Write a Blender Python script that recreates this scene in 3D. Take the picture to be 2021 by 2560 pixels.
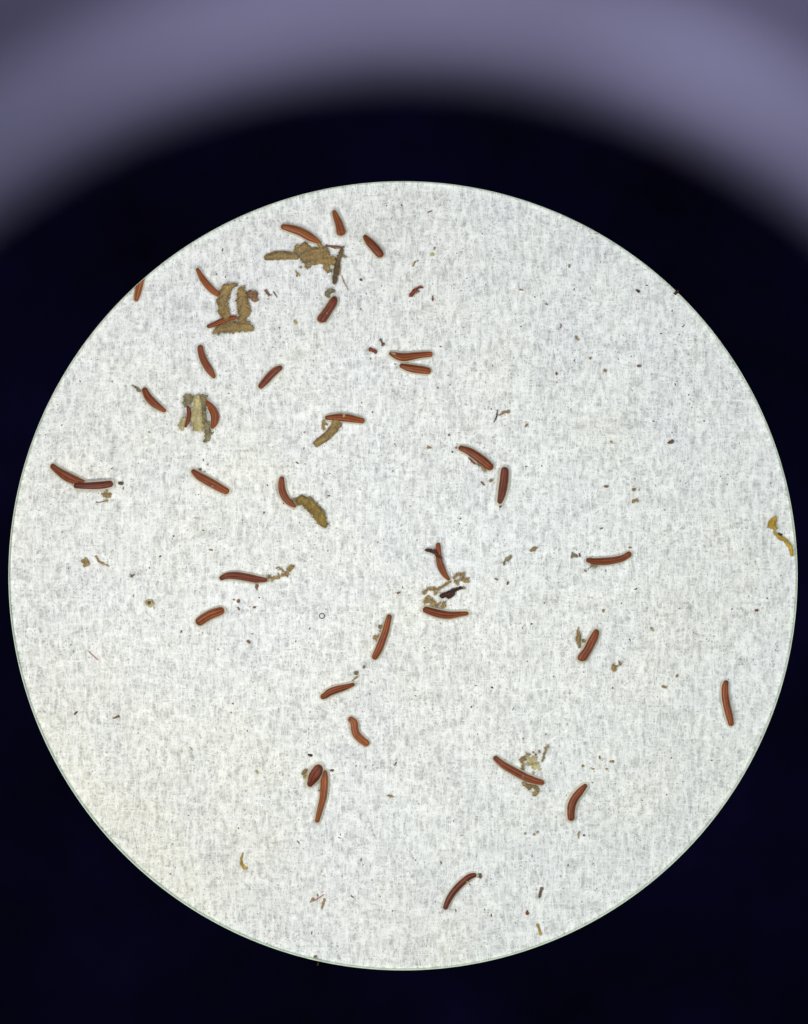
import bpy, math, random
import numpy as np
from mathutils import Vector, noise

random.seed(7)
RNG = np.random.default_rng(11)
for o in list(bpy.data.objects):
    bpy.data.objects.remove(o)
scene = bpy.context.scene
COL = scene.collection
R = math.radians

# ------------------------------------------------------------------ camera
# one unit = 1000 pixels of the photograph measured on the paper; origin = middle of the round field
CAM_X, CAM_Y, CAM_Z = 0.0025, 0.1595, 6.0
cd = bpy.data.cameras.new('camera')
cam = bpy.data.objects.new('camera', cd)
COL.objects.link(cam)
cam.location = (CAM_X, CAM_Y, CAM_Z)
cam.rotation_euler = (0, 0, 0)
cd.sensor_fit = 'VERTICAL'
cd.sensor_height = 24.0
cd.lens = 24.0 * CAM_Z / 2.56
cd.clip_start = 0.01
cd.clip_end = 100
cd.dof.use_dof = True
cd.dof.focus_distance = CAM_Z - 0.012
cd.dof.aperture_fstop = 0.45
scene.camera = cam

# ------------------------------------------------------------------ world and lamps
w = bpy.data.worlds.new('World')
scene.world = w
w.use_nodes = True
w.node_tree.nodes['Background'].inputs[0].default_value = (0.42, 0.40, 0.62, 1)
w.node_tree.nodes['Background'].inputs[1].default_value = 0.13


def area(name, loc, target, size, power, color, sy=None):
    l = bpy.data.lights.new(name, 'AREA')
    l.energy = power
    l.color = color
    l.shape = 'RECTANGLE'
    l.size = size
    l.size_y = sy or size
    o = bpy.data.objects.new(name, l)
    COL.objects.link(o)
    o.location = loc
    d = Vector(target) - Vector(loc)
    o.rotation_euler = d.to_track_quat('-Z', 'Y').to_euler()
    return o


# unseen added lamps: four panels round the light path, the lower left one strongest
area('paper_fill_lamp', (-1.25, -0.85, 3.0), (0.05, 0.0, 0), 0.5, 52, (1.0, 0.97, 0.87), 0.7)
area('paper_fill_lamp', (1.35, -0.75, 3.0), (0, 0.0, 0), 0.5, 30, (0.86, 0.985, 0.96), 0.8)
area('paper_fill_lamp', (-1.25, 1.15, 3.0), (0, 0.0, 0), 0.5, 29.5, (0.945, 0.965, 1.0), 0.8)
area('paper_fill_lamp', (1.25, 1.15, 3.0), (0, 0.0, 0), 0.5, 28, (0.91, 0.95, 1.0), 0.8)
# added lamp close above the eyecup stands in for room light, shapes its arc
area('eyecup_fill_lamp', (0.09, 0.40, 5.0), (0.07, 0.50, 4.4), 0.14, 3.3, (0.86, 0.85, 1.0), 0.16)

scene.view_settings.view_transform = 'Standard'
scene.view_settings.look = 'None'
scene.view_settings.exposure = 0.0
scene.view_settings.gamma = 1.0
scene.view_settings.use_curve_mapping = False


# ------------------------------------------------------------------ material helpers
def new_mat(name):
    m = bpy.data.materials.new(name)
    m.use_nodes = True
    nt = m.node_tree
    b = nt.nodes['Principled BSDF']
    return m, nt, b


def N(nt, typ, **kw):
    n = nt.nodes.new(typ)
    for k, v in kw.items():
        if k == 'inp':
            for kk, vv in v.items():
                n.inputs[kk].default_value = vv
        else:
            setattr(n, k, v)
    return n


def ramp(nt, fac, stops):
    n = nt.nodes.new('ShaderNodeValToRGB')
    el = n.color_ramp.elements
    while len(el) > 1:
        el.remove(el[-1])
    el[0].position = stops[0][0]
    el[0].color = stops[0][1]
    for p, c in stops[1:]:
        e = el.new(p)
        e.color = c
    nt.links.new(fac, n.inputs[0])
    return n.outputs[0]


def g(v):
    return (v, v, v, 1)


def mixc(nt, fac, a, b, mode='MIX'):
    n = nt.nodes.new('ShaderNodeMix')
    n.data_type = 'RGBA'
    n.blend_type = mode
    for s, v in ((n.inputs[0], fac), (n.inputs[6], a), (n.inputs[7], b)):
        if isinstance(v, (int, float)):
            s.default_value = v
        elif isinstance(v, tuple):
            s.default_value = v
        else:
            nt.links.new(v, s)
    return n.outputs[2]


def coords(nt, scale, rot=0.0):
    tc = nt.nodes.new('ShaderNodeTexCoord')
    mp = nt.nodes.new('ShaderNodeMapping')
    mp.inputs['Scale'].default_value = scale
    mp.inputs['Rotation'].default_value = (0, 0, rot)
    nt.links.new(tc.outputs['Object'], mp.inputs[0])
    return mp.outputs[0]


def noise_tex(nt, vec, scale, detail=4.0, rough=0.55):
    n = N(nt, 'ShaderNodeTexNoise', inp={'Scale': scale, 'Detail': detail, 'Roughness': rough})
    nt.links.new(vec, n.inputs['Vector'])
    return n.outputs[0]


# paper sheet: pressed pulp, denser and thinner places, small grey pores
def paper_material():
    m, nt, b = new_mat('paper')
    v_iso = coords(nt, (1, 1, 1))
    v_ver = coords(nt, (1.0, 0.42, 1), R(3))
    v_hor = coords(nt, (0.42, 1.0, 1), R(-3))

    def nz(vec, scale, detail, rough, dist=0.0):
        n = N(nt, 'ShaderNodeTexNoise', inp={'Scale': scale, 'Detail': detail, 'Roughness': rough, 'Distortion': dist})
        nt.links.new(vec, n.inputs['Vector'])
        return n.outputs[0]
    # clumps of pulp drawn out along the sheet, crossed by weaker ones
    a = ramp(nt, nz(v_ver, 76, 5, 0.66, 0.3), [(0.28, g(0.50)), (0.43, g(0.70)), (0.54, g(0.84)), (0.63, g(0.93))])
    c = ramp(nt, nz(v_hor, 95, 4, 0.6, 0.3), [(0.30, g(0.78)), (0.50, g(0.97)), (0.66, g(1.03))])
    x = mixc(nt, 1.0, a, c, 'MULTIPLY')
    # little pores, thicker in some places than in others
    p = ramp(nt, nz(v_iso, 155, 3, 0.6), [(0.28, g(0.34)), (0.37, g(0.70)), (0.47, g(1.0))])
    pm = ramp(nt, nz(v_iso, 14, 3, 0.6), [(0.32, g(0.35)), (0.58, g(1.0))])
    x = mixc(nt, pm, x, mixc(nt, 1.0, x, p, 'MULTIPLY'))
    # thin and thick patches
    e = ramp(nt, nz(v_iso, 6.5, 5, 0.6), [(0.32, (0.90, 0.91, 0.935, 1)), (0.50, (0.97, 0.975, 0.98, 1)), (0.68, (1.02, 1.02, 1.0, 1))])
    x = mixc(nt, 1.0, x, e, 'MULTIPLY')
    st = ramp(nt, nz(v_iso, 2.1, 2, 0.5), [(0.40, (1, 1, 1, 1)), (0.70, (1.0, 0.985, 0.93, 1))])
    x = mixc(nt, 1.0, x, st, 'MULTIPLY')
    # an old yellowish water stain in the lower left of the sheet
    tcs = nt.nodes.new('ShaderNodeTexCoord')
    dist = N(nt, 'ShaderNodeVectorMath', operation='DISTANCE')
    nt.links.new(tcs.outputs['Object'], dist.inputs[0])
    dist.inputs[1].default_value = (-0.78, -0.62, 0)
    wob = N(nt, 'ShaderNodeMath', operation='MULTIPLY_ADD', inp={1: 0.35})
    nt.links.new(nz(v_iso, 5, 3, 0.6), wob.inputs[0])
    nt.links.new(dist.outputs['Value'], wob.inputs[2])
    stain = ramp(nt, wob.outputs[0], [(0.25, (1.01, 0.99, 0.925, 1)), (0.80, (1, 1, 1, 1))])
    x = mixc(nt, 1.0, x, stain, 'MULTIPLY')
    nt.links.new(x, b.inputs['Base Color'])
    b.inputs['Roughness'].default_value = 0.9
    b.inputs['Specular IOR Level'].default_value = 0.1
    bp = N(nt, 'ShaderNodeBump', inp={'Strength': 0.15, 'Distance': 0.002})
    nt.links.new(nz(v_ver, 120, 4, 0.6), bp.inputs['Height'])
    nt.links.new(bp.outputs[0], b.inputs['Normal'])
    return m


def fibre_material():
    m, nt, b = new_mat('fibre')
    v = coords(nt, (1, 1, 1))
    c = ramp(nt, noise_tex(nt, v, 30, 4, 0.6), [(0.3, (0.88, 0.89, 0.90, 1)), (0.7, (0.98, 0.98, 0.97, 1))])
    nt.links.new(c, b.inputs['Base Color'])
    b.inputs['Roughness'].default_value = 0.65
    b.inputs['Specular IOR Level'].default_value = 0.25
    tr = N(nt, 'ShaderNodeBsdfTranslucent', inp={'Color': (0.95, 0.95, 0.95, 1)})
    mx = N(nt, 'ShaderNodeMixShader', inp={0: 0.15})
    out = nt.nodes['Material Output']
    nt.links.new(b.outputs[0], mx.inputs[1])
    nt.links.new(tr.outputs[0], mx.inputs[2])
    nt.links.new(mx.outputs[0], out.inputs['Surface'])
    return m


def seed_material(name, light, dark, tip):
    m, nt, b = new_mat(name)
    uv = N(nt, 'ShaderNodeUVMap')
    uv.uv_map = 'UVMap'
    sep = N(nt, 'ShaderNodeSeparateXYZ')
    nt.links.new(uv.outputs[0], sep.inputs[0])
    v = coords(nt, (1, 1, 1))
    # dark ribs running the length: cos(2*pi*12*u) wobbling a little
    nz = noise_tex(nt, v, 55, 3, 0.6)
    m1 = N(nt, 'ShaderNodeMath', operation='MULTIPLY', inp={1: 8.0 * 2 * math.pi})
    nt.links.new(sep.outputs[0], m1.inputs[0])
    m0 = N(nt, 'ShaderNodeMath', operation='MULTIPLY_ADD', inp={1: 4.0})
    nt.links.new(nz, m0.inputs[0])
    nt.links.new(m1.outputs[0], m0.inputs[2])
    m2 = N(nt, 'ShaderNodeMath', operation='COSINE')
    nt.links.new(m0.outputs[0], m2.inputs[0])
    m3 = N(nt, 'ShaderNodeMath', operation='MULTIPLY_ADD', inp={1: 0.5, 2: 0.5})
    nt.links.new(m2.outputs[0], m3.inputs[0])
    ribs = ramp(nt, m3.outputs[0], [(0.35, (*dark, 1)), (0.70, (*light, 1))])
    blot = ramp(nt, noise_tex(nt, v, 38, 4, 0.6), [(0.3, g(0.72)), (0.7, g(1.2))])
    x = mixc(nt, 1.0, ribs, blot, 'MULTIPLY')
    oi = N(nt, 'ShaderNodeObjectInfo')
    hv = ramp(nt, oi.outputs['Random'], [(0.0, (0.82, 0.72, 0.72, 1)), (0.5, (1.0, 1.0, 1.0, 1)), (1.0, (1.15, 1.2, 1.0, 1))])
    x = mixc(nt, 1.0, x, hv, 'MULTIPLY')
    # the skin is thicker and more purple at one end
    e1 = N(nt, 'ShaderNodeMapRange', inp={1: 0.13, 2: 0.0, 3: 0.0, 4: 0.75})
    nt.links.new(sep.outputs[1], e1.inputs[0])
    x = mixc(nt, e1.outputs[0], x, (*tip, 1))
    nt.links.new(x, b.inputs['Base Color'])
    b.inputs['Roughness'].default_value = 0.42
    b.inputs['Specular IOR Level'].default_value = 0.28
    b.inputs['Subsurface Weight'].default_value = 0.6
    b.inputs['Subsurface Radius'].default_value = (0.016, 0.006, 0.003)
    b.inputs['Subsurface Scale'].default_value = 1.0
    bp = N(nt, 'ShaderNodeBump', inp={'Strength': 0.3, 'Distance': 0.0015})
    nt.links.new(nz, bp.inputs['Height'])
    nt.links.new(bp.outputs[0], b.inputs['Normal'])
    return m


def gel_material():
    m, nt, b = new_mat('gel')
    b.inputs['Base Color'].default_value = (0.98, 0.965, 0.82, 1)
    b.inputs['Roughness'].default_value = 0.25
    b.inputs['Specular IOR Level'].default_value = 0.3
    tl = N(nt, 'ShaderNodeBsdfTransparent', inp={'Color': (0.99, 0.985, 0.92, 1)})
    v = coords(nt, (1, 1, 1))
    f = N(nt, 'ShaderNodeMapRange', inp={1: 0.3, 2: 0.7, 3: 0.22, 4: 0.45})
    nt.links.new(noise_tex(nt, v, 20, 2), f.inputs[0])
    tr = N(nt, 'ShaderNodeBsdfTranslucent', inp={'Color': (0.98, 0.96, 0.80, 1)})
    m1 = N(nt, 'ShaderNodeMixShader', inp={0: 0.5})
    nt.links.new(b.outputs[0], m1.inputs[1])
    nt.links.new(tr.outputs[0], m1.inputs[2])
    mx = N(nt, 'ShaderNodeMixShader')
    nt.links.new(f.outputs[0], mx.inputs[0])
    nt.links.new(m1.outputs[0], mx.inputs[1])
    nt.links.new(tl.outputs[0], mx.inputs[2])
    nt.links.new(mx.outputs[0], nt.nodes['Material Output'].inputs['Surface'])
    return m


def crumb_material(name, c1, c2, see=0.0, scale=90):
    m, nt, b = new_mat(name)
    v = coords(nt, (1, 1, 1))
    f = noise_tex(nt, v, scale, 5, 0.65)
    c = ramp(nt, f, [(0.30, (*c1, 1)), (0.68, (*c2, 1))])
    big = ramp(nt, noise_tex(nt, v, 42, 3, 0.6), [(0.32, (0.70, 0.68, 0.66, 1)), (0.50, g(1.0)), (0.68, (1.30, 1.28, 1.15, 1))])
    c = mixc(nt, 1.0, c, big, 'MULTIPLY')
    nt.links.new(c, b.inputs['Base Color'])
    b.inputs['Roughness'].default_value = 0.6
    b.inputs['Specular IOR Level'].default_value = 0.3
    bp = N(nt, 'ShaderNodeBump', inp={'Strength': 0.5, 'Distance': 0.003})
    nt.links.new(f, bp.inputs['Height'])
    nt.links.new(bp.outputs[0], b.inputs['Normal'])
    if see:
        tr = N(nt, 'ShaderNodeBsdfTransparent', inp={'Color': (0.95, 0.9, 0.7, 1)})
        mx = N(nt, 'ShaderNodeMixShader', inp={0: see})
        nt.links.new(b.outputs[0], mx.inputs[1])
        nt.links.new(tr.outputs[0], mx.inputs[2])
        nt.links.new(mx.outputs[0], nt.nodes['Material Output'].inputs['Surface'])
    return m


def plain(name, col, rough=0.6, spec=0.3, bump=0.0, scale=40, var=0.15):
    m, nt, b = new_mat(name)
    v = coords(nt, (1, 1, 1))
    nz = noise_tex(nt, v, scale, 4, 0.6)
    c = ramp(nt, nz, [(0.3, tuple(x * (1 - var) for x in col) + (1,)), (0.7, tuple(x * (1 + var) for x in col) + (1,))])
    nt.links.new(c, b.inputs['Base Color'])
    b.inputs['Roughness'].default_value = rough
    b.inputs['Specular IOR Level'].default_value = spec
    if bump:
        bp = N(nt, 'ShaderNodeBump', inp={'Strength': bump, 'Distance': 0.01})
        nt.links.new(nz, bp.inputs['Height'])
        nt.links.new(bp.outputs[0], b.inputs['Normal'])
    return m


M = {
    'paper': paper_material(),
    'fibre': fibre_material(),
    'orange': seed_material('seed_orange', (0.35, 0.110, 0.030), (0.21, 0.053, 0.019), (0.17, 0.055, 0.035)),
    'brown': seed_material('seed_brown', (0.33, 0.090, 0.025), (0.15, 0.031, 0.014), (0.085, 0.028, 0.026)),
    'plum': seed_material('seed_plum', (0.23, 0.055, 0.025), (0.12, 0.025, 0.016), (0.06, 0.024, 0.034)),
    'gel': gel_material(),
    'olive': crumb_material('debris_olive', (0.235, 0.155, 0.058), (0.46, 0.325, 0.15), 0.22, 150),
    'moss': crumb_material('debris_moss', (0.19, 0.125, 0.030), (0.31, 0.215, 0.060)),
    'gold': crumb_material('debris_gold', (0.28, 0.180, 0.065), (0.60, 0.44, 0.22), 0.34, 170),
    'pale': crumb_material('debris_pale', (0.40, 0.33, 0.15), (0.78, 0.70, 0.44), 0.40, 120),
    'grey': crumb_material('debris_grey', (0.19, 0.155, 0.085), (0.40, 0.35, 0.22), 0.28, 150),
    'tan': crumb_material('debris_tan', (0.18, 0.085, 0.045), (0.36, 0.21, 0.12), 0.1, 140),
    'umber': crumb_material('debris_umber', (0.085, 0.055, 0.032), (0.21, 0.135, 0.065)),
    'yellow': crumb_material('debris_yellow', (0.36, 0.22, 0.02), (0.52, 0.34, 0.05)),
    'lemon': crumb_material('debris_lemon', (0.65, 0.62, 0.16), (0.80, 0.78, 0.34), 0.3),
    'rust': crumb_material('debris_rust', (0.17, 0.032, 0.014), (0.30, 0.075, 0.03)),
    'black': crumb_material('debris_black', (0.018, 0.008, 0.006), (0.10, 0.035, 0.018), 0, 120),
    'worm': crumb_material('debris_worm', (0.03, 0.010, 0.008), (0.12, 0.030, 0.018)),
    'violet': crumb_material('debris_violet', (0.035, 0.008, 0.03), (0.06, 0.015, 0.05)),
    'pink': crumb_material('debris_pink', (0.45, 0.12, 0.10), (0.55, 0.2, 0.17)),
    'stop': plain('field_stop_black', (0.0014, 0.0010, 0.0078), 0.8, 0.01, 0.0, 1.7, 0.65),  # uneven blue in the colour stands for faint lens reflections
    'rim': plain('lens_fringe_ring', (0.62, 0.74, 0.58), 0.4, 0.3),
    'barrel': plain('barrel_black', (0.003, 0.003, 0.006), 0.7, 0.03),
    'cup': plain('eyecup_rubber', (0.40, 0.392, 0.545), 0.55, 0.25, 0.05, 6, 0.22),
    'bubble': plain('bubble_outline', (0.06, 0.06, 0.07), 0.3, 0.4),
}


# ------------------------------------------------------------------ object helpers
def tag(o, label=None, cat=None, group=None, kind=None):
    if label:
        o['label'] = label
    if cat:
        o['category'] = cat
    if group:
        o['group'] = group
    if kind:
        o['kind'] = kind
    return o


def mesh_obj(name, verts, faces, mat, parent=None, smooth=True, loc=None):
    me = bpy.data.meshes.new(name)
    me.from_pydata([tuple(v) for v in verts], [], faces)
    me.materials.append(mat)
    if smooth:
        me.polygons.foreach_set('use_smooth', [True] * len(me.polygons))
    me.update()
    o = bpy.data.objects.new(name, me)
    COL.objects.link(o)
    if parent:
        o.parent = parent
    if loc:
        o.location = loc
    return o


def empty(name, loc=(0, 0, 0)):
    o = bpy.data.objects.new(name, None)
    o.empty_display_size = 0.02
    COL.objects.link(o)
    o.location = loc
    return o


def W(px, py):
    return ((px - 1008.0) / 1000.0, (1439.5 - py) / 1000.0)


TILES = {
    'A': (600, 480), 'B': (300, 620), 'C': (300, 880), 'D': (700, 820), 'E': (100, 1080), 'F': (460, 1100),
    'G': (1000, 980), 'H': (460, 1380), 'I': (900, 1320), 'J': (1280, 1320), 'K': (780, 1620), 'L': (600, 1820),
    'M': (1180, 1800), 'N': (1020, 2100), 'O': (1520, 1600), 'P': (500, 2060), 'Q': (100, 1600), 'R': (960, 520),
    'S': (1360, 620), 'T': (1600, 1200), 'U': (80, 1320), 'V': (1200, 960),
}


def tp(tile, pts):
    """survey points (x, y, width) taken on an enlargement -> metres on the paper"""
    ox, oy = TILES[tile]
    k = 1708 / 500 if tile == 'V' else 4.27
    out = []
    for x, y, wd in pts:
        X, Y = W(ox + x / k, oy + y / k)
        out.append((X, Y, wd / k / 1000.0))
    return out


def catmull(pts, n):
    """resample a centreline with widths to n stations evenly by length"""
    P = np.array(pts, float)
    Q = np.vstack([2 * P[0] - P[1], P, 2 * P[-1] - P[-2]])
    res = []
    for i in range(1, len(Q) - 2):
        for t in np.linspace(0, 1, 12, endpoint=False):
            a, b_, c, d = Q[i - 1], Q[i], Q[i + 1], Q[i + 2]
            res.append(0.5 * ((2 * b_) + (-a + c) * t + (2 * a - 5 * b_ + 4 * c - d) * t * t + (-a + 3 * b_ - 3 * c + d) * t ** 3))
    res.append(P[-1])
    res = np.array(res)
    s = np.concatenate([[0], np.cumsum(np.hypot(*(np.diff(res[:, :2], axis=0).T)))])
    # stations gather towards the rounded ends
    u = np.linspace(0, 1, n)
    tt = (0.5 - 0.5 * np.cos(np.pi * u)) * 0.55 + u * 0.45
    out = np.stack([np.interp(tt * s[-1], s, res[:, k]) for k in range(3)], 1)
    return out, tt * s[-1]


def tube(line, flat=1.0, ribs=0, amp=0.0, seg=44, grow=0.0, endgrow=0.0, z0=0.0, cap=0.9, n=34, tilt=0.0, sd=0):
    st, s = catmull(line, n)
    L = s[-1]
    d = np.gradient(st[:, :2], axis=0)
    d /= np.maximum(np.hypot(d[:, 0], d[:, 1]), 1e-9)[:, None]
    nr = np.stack([-d[:, 1], d[:, 0]], 1)
    rad = np.maximum(st[:, 2] / 2, 0.0004) + grow
    r0, r1 = rad[0] * cap + endgrow, rad[-1] * cap + endgrow
    ctr = st[:, :2].copy()
    if endgrow:
        fall = np.clip(1 - s / (L * 0.4), 0, 1)[:, None]
        ctr = ctr - d[0][None] * fall * endgrow
        fall = np.clip(1 - (L - s) / (L * 0.4), 0, 1)[:, None]
        ctr = ctr + d[-1][None] * fall * endgrow
    fac = np.ones(n)
    for i in range(n):
        a = 1 - min(s[i] / r0, 1)
        b_ = 1 - min((L - s[i]) / r1, 1)
        fac[i] = math.sqrt(max(1 - a * a, 0)) * math.sqrt(max(1 - b_ * b_, 0))
    fac = np.maximum(fac, 0.03)
    verts, uvs = [], []
    rmax = rad.max() * flat
    for i in range(n):
        for j in range(seg):
            th = 2 * math.pi * j / seg
            q = 1.0
            if ribs:
                q += amp * math.cos(ribs * th + 0.8 * math.sin(3.0 * i / n + sd))
            q += 0.03 * noise.noise(Vector((math.cos(th) * 1.3 + sd, math.sin(th) * 1.3, i * 0.35)))
            rr = rad[i] * fac[i] * q
            cs, sn = math.cos(th), math.sin(th)
            verts.append((ctr[i, 0] + nr[i, 0] * rr * cs, ctr[i, 1] + nr[i, 1] * rr * cs,
                          z0 + rmax + rr * sn * flat + tilt * (s[i] / L)))
            uvs.append((j / seg, s[i] / L))
    faces = []
    for i in range(n - 1):
        for j in range(seg):
            k = (j + 1) % seg
            faces.append((i * seg + j, i * seg + k, (i + 1) * seg + k, (i + 1) * seg + j))
    faces.append(tuple(reversed(range(seg))))
    faces.append(tuple((n - 1) * seg + j for j in range(seg)))
    return verts, faces, uvs, seg


def add_uv(o, uvs):
    me = o.data
    uv = me.uv_layers.new(name='UVMap')
    for p in me.polygons:
        us = [uvs[me.loops[li].vertex_index] for li in p.loop_indices]
        wrap = max(u[0] for u in us) - min(u[0] for u in us) > 0.5 and len(us) == 4
        for li, u in zip(p.loop_indices, us):
            uv.data[li].uv = (u[0] + 1 if wrap and u[0] < 0.5 else u[0], u[1])


def centre(line):
    xs = [p[0] for p in line]
    ys = [p[1] for p in line]
    return sum(xs) / len(xs), sum(ys) / len(ys)


SEED_GROUP = 'ribbed reddish brown seeds lying on the white paper'
Z_REST = 0.0030
seed_count = 0


def seed(tile, pts, label, mat='brown', z=0.0, gel=0.0035, gel_end=0.003, tilt=0.0):
    global seed_count
    seed_count += 1
    line = tp(tile, pts)
    cx, cy = centre(line)
    loc = [(p[0] - cx, p[1] - cy, p[2]) for p in line]
    e = empty('ribbed_seed', (cx, cy, Z_REST + z))
    tag(e, label, 'seed', SEED_GROUP)
    v, f, uv, sg = tube(loc, flat=0.92, ribs=8, amp=0.05, sd=seed_count * 1.7, tilt=tilt)
    o = mesh_obj('seed_body', v, f, M[mat], e)
    add_uv(o, uv)
    if gel:
        v, f, uv, sg = tube(loc, flat=0.30, seg=24, grow=gel, endgrow=gel_end, n=26, sd=seed_count)
        mesh_obj('gel_coat', v, f, M['gel'], e)
    return e


def blob(name, tile, strokes, mat, label=None, cat='crumb', group=None, rough=0.45, h=0.55, z=0.0, cell=0.0021,
         fine=0.0, parent=None, freq=75, kind=None):
    """an irregular lump: closed solid whose outline wanders round the given strokes"""
    S = [tp(tile, st) for st in strokes]
    allp = [p for st in S for p in st]
    cx, cy = centre(allp)
    mw = max(p[2] for p in allp)
    x0 = min(p[0] for p in allp) - mw
    x1 = max(p[0] for p in allp) + mw
    y0 = min(p[1] for p in allp) - mw
    y1 = max(p[1] for p in allp) + mw
    if mat in ('gold', 'tan', 'grey') and mw < 0.02 and cell > 0.0013:
        cell = 0.0013
    if mw < 0.008:
        cell = 0.0011
    nx, ny = int((x1 - x0) / cell) + 2, int((y1 - y0) / cell) + 2
    gx, gy = np.meshgrid(x0 + np.arange(nx) * cell, y0 + np.arange(ny) * cell, indexing='ij')
    F = np.full(gx.shape, -1e9)
    for st in S:
        if len(st) == 1:
            st = [st[0], (st[0][0] + 1e-6, st[0][1], st[0][2])]
        for a, b_ in zip(st[:-1], st[1:]):
            ax, ay, aw = a
            bx, by, bw = b_
            L2 = (bx - ax) ** 2 + (by - ay) ** 2 + 1e-12
            t = np.clip(((gx - ax) * (bx - ax) + (gy - ay) * (by - ay)) / L2, 0, 1)
            dist = np.hypot(gx - ax - t * (bx - ax), gy - ay - t * (by - ay))
            F = np.maximum(F, (aw + (bw - aw) * t) / 2 - dist)
    idx = -np.ones(gx.shape, int)
    ok = F > -mw * 0.6
    nzv = np.zeros(gx.shape)
    nz2 = np.zeros(gx.shape)
    for i, j in zip(*np.nonzero(ok)):
        p = Vector((gx[i, j] * freq, gy[i, j] * freq, 3.1))
        nzv[i, j] = noise.noise(p) + 0.6 * noise.noise(p * 2.7)
        nz2[i, j] = noise.noise(p * 4.1 + Vector((5, 9, 2)))
    G = F + (1.2 if mw > 0.016 else 0.6) * cell + rough * nzv * min(mw, 0.02) * 0.5 + fine * nz2 * 0.0055
    ins = (G > 0) & ok
    cellok = ins[:-1, :-1] & ins[1:, :-1] & ins[1:, 1:] & ins[:-1, 1:]
    if cellok.sum() == 0:
        i, j = np.unravel_index(np.argmax(G), G.shape)
        i = min(i, nx - 2)
        j = min(j, ny - 2)
        cellok[i, j] = True
    used = np.zeros(gx.shape, bool)
    used[:-1, :-1] |= cellok
    used[1:, :-1] |= cellok
    used[1:, 1:] |= cellok
    used[:-1, 1:] |= cellok
    top, bot, verts = {}, {}, []
    for i, j in zip(*np.nonzero(used)):
        gg = max(G[i, j], 0.0)
        hh = 0.8 * h * math.sqrt(min(gg, 0.011) * 0.011) * (1 + 0.35 * nz2[i, j]) + 0.0006
        jx = 0.45 * cell * noise.noise(Vector((i * 1.7, j * 1.3, 0.5)))
        jy = 0.45 * cell * noise.noise(Vector((i * 1.3, j * 1.7, 7.5)))
        top[(i, j)] = len(verts)
        verts.append((gx[i, j] + jx - cx, gy[i, j] + jy - cy, 2 * hh if h > 0 else hh))
        bot[(i, j)] = len(verts)
        verts.append((gx[i, j] + jx - cx, gy[i, j] + jy - cy, 0.0))
    faces = []
    edges = {}
    for i, j in zip(*np.nonzero(cellok)):
        q = [(i, j), (i + 1, j), (i + 1, j + 1), (i, j + 1)]
        faces.append(tuple(top[k] for k in q))
        faces.append(tuple(bot[k] for k in reversed(q)))
        for a, b_ in zip(q, q[1:] + q[:1]):
            edges[(a, b_)] = edges.get((a, b_), 0) + 1
    for (a, b_) in edges:
        if (b_, a) not in edges:
            faces.append((top[a], bot[a], bot[b_], top[b_]))
    o = mesh_obj(name, verts, faces, M[mat], parent, True, None if parent else (cx, cy, Z_REST - 0.001 + z))
    if parent:
        o.location = (cx - parent.location.x, cy - parent.location.y, z)
    if label:
        tag(o, label, cat, group)
    if kind:
        o['kind'] = kind
    return o


# ------------------------------------------------------------------ setting: paper and its loose fibres
def build_paper():
    n = 60
    S = 1.9
    vs, fs = [], []
    for i in range(n + 1):
        for j in range(n + 1):
            x, y = -S + 2 * S * i / n, -S + 2 * S * j / n
            vs.append((x, y, 0.0003 * noise.noise(Vector((x * 6, y * 6, 0)))))
    for i in range(n):
        for j in range(n):
            a = i * (n + 1) + j
            fs.append((a, a + n + 1, a + n + 2, a + 1))
    k = len(vs)
    vs += [(-S, -S, -0.012), (S, -S, -0.012), (S, S, -0.012), (-S, S, -0.012)]
    fs.append((k, k + 3, k + 2, k + 1))
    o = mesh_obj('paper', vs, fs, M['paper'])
    tag(o, kind='structure')


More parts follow.
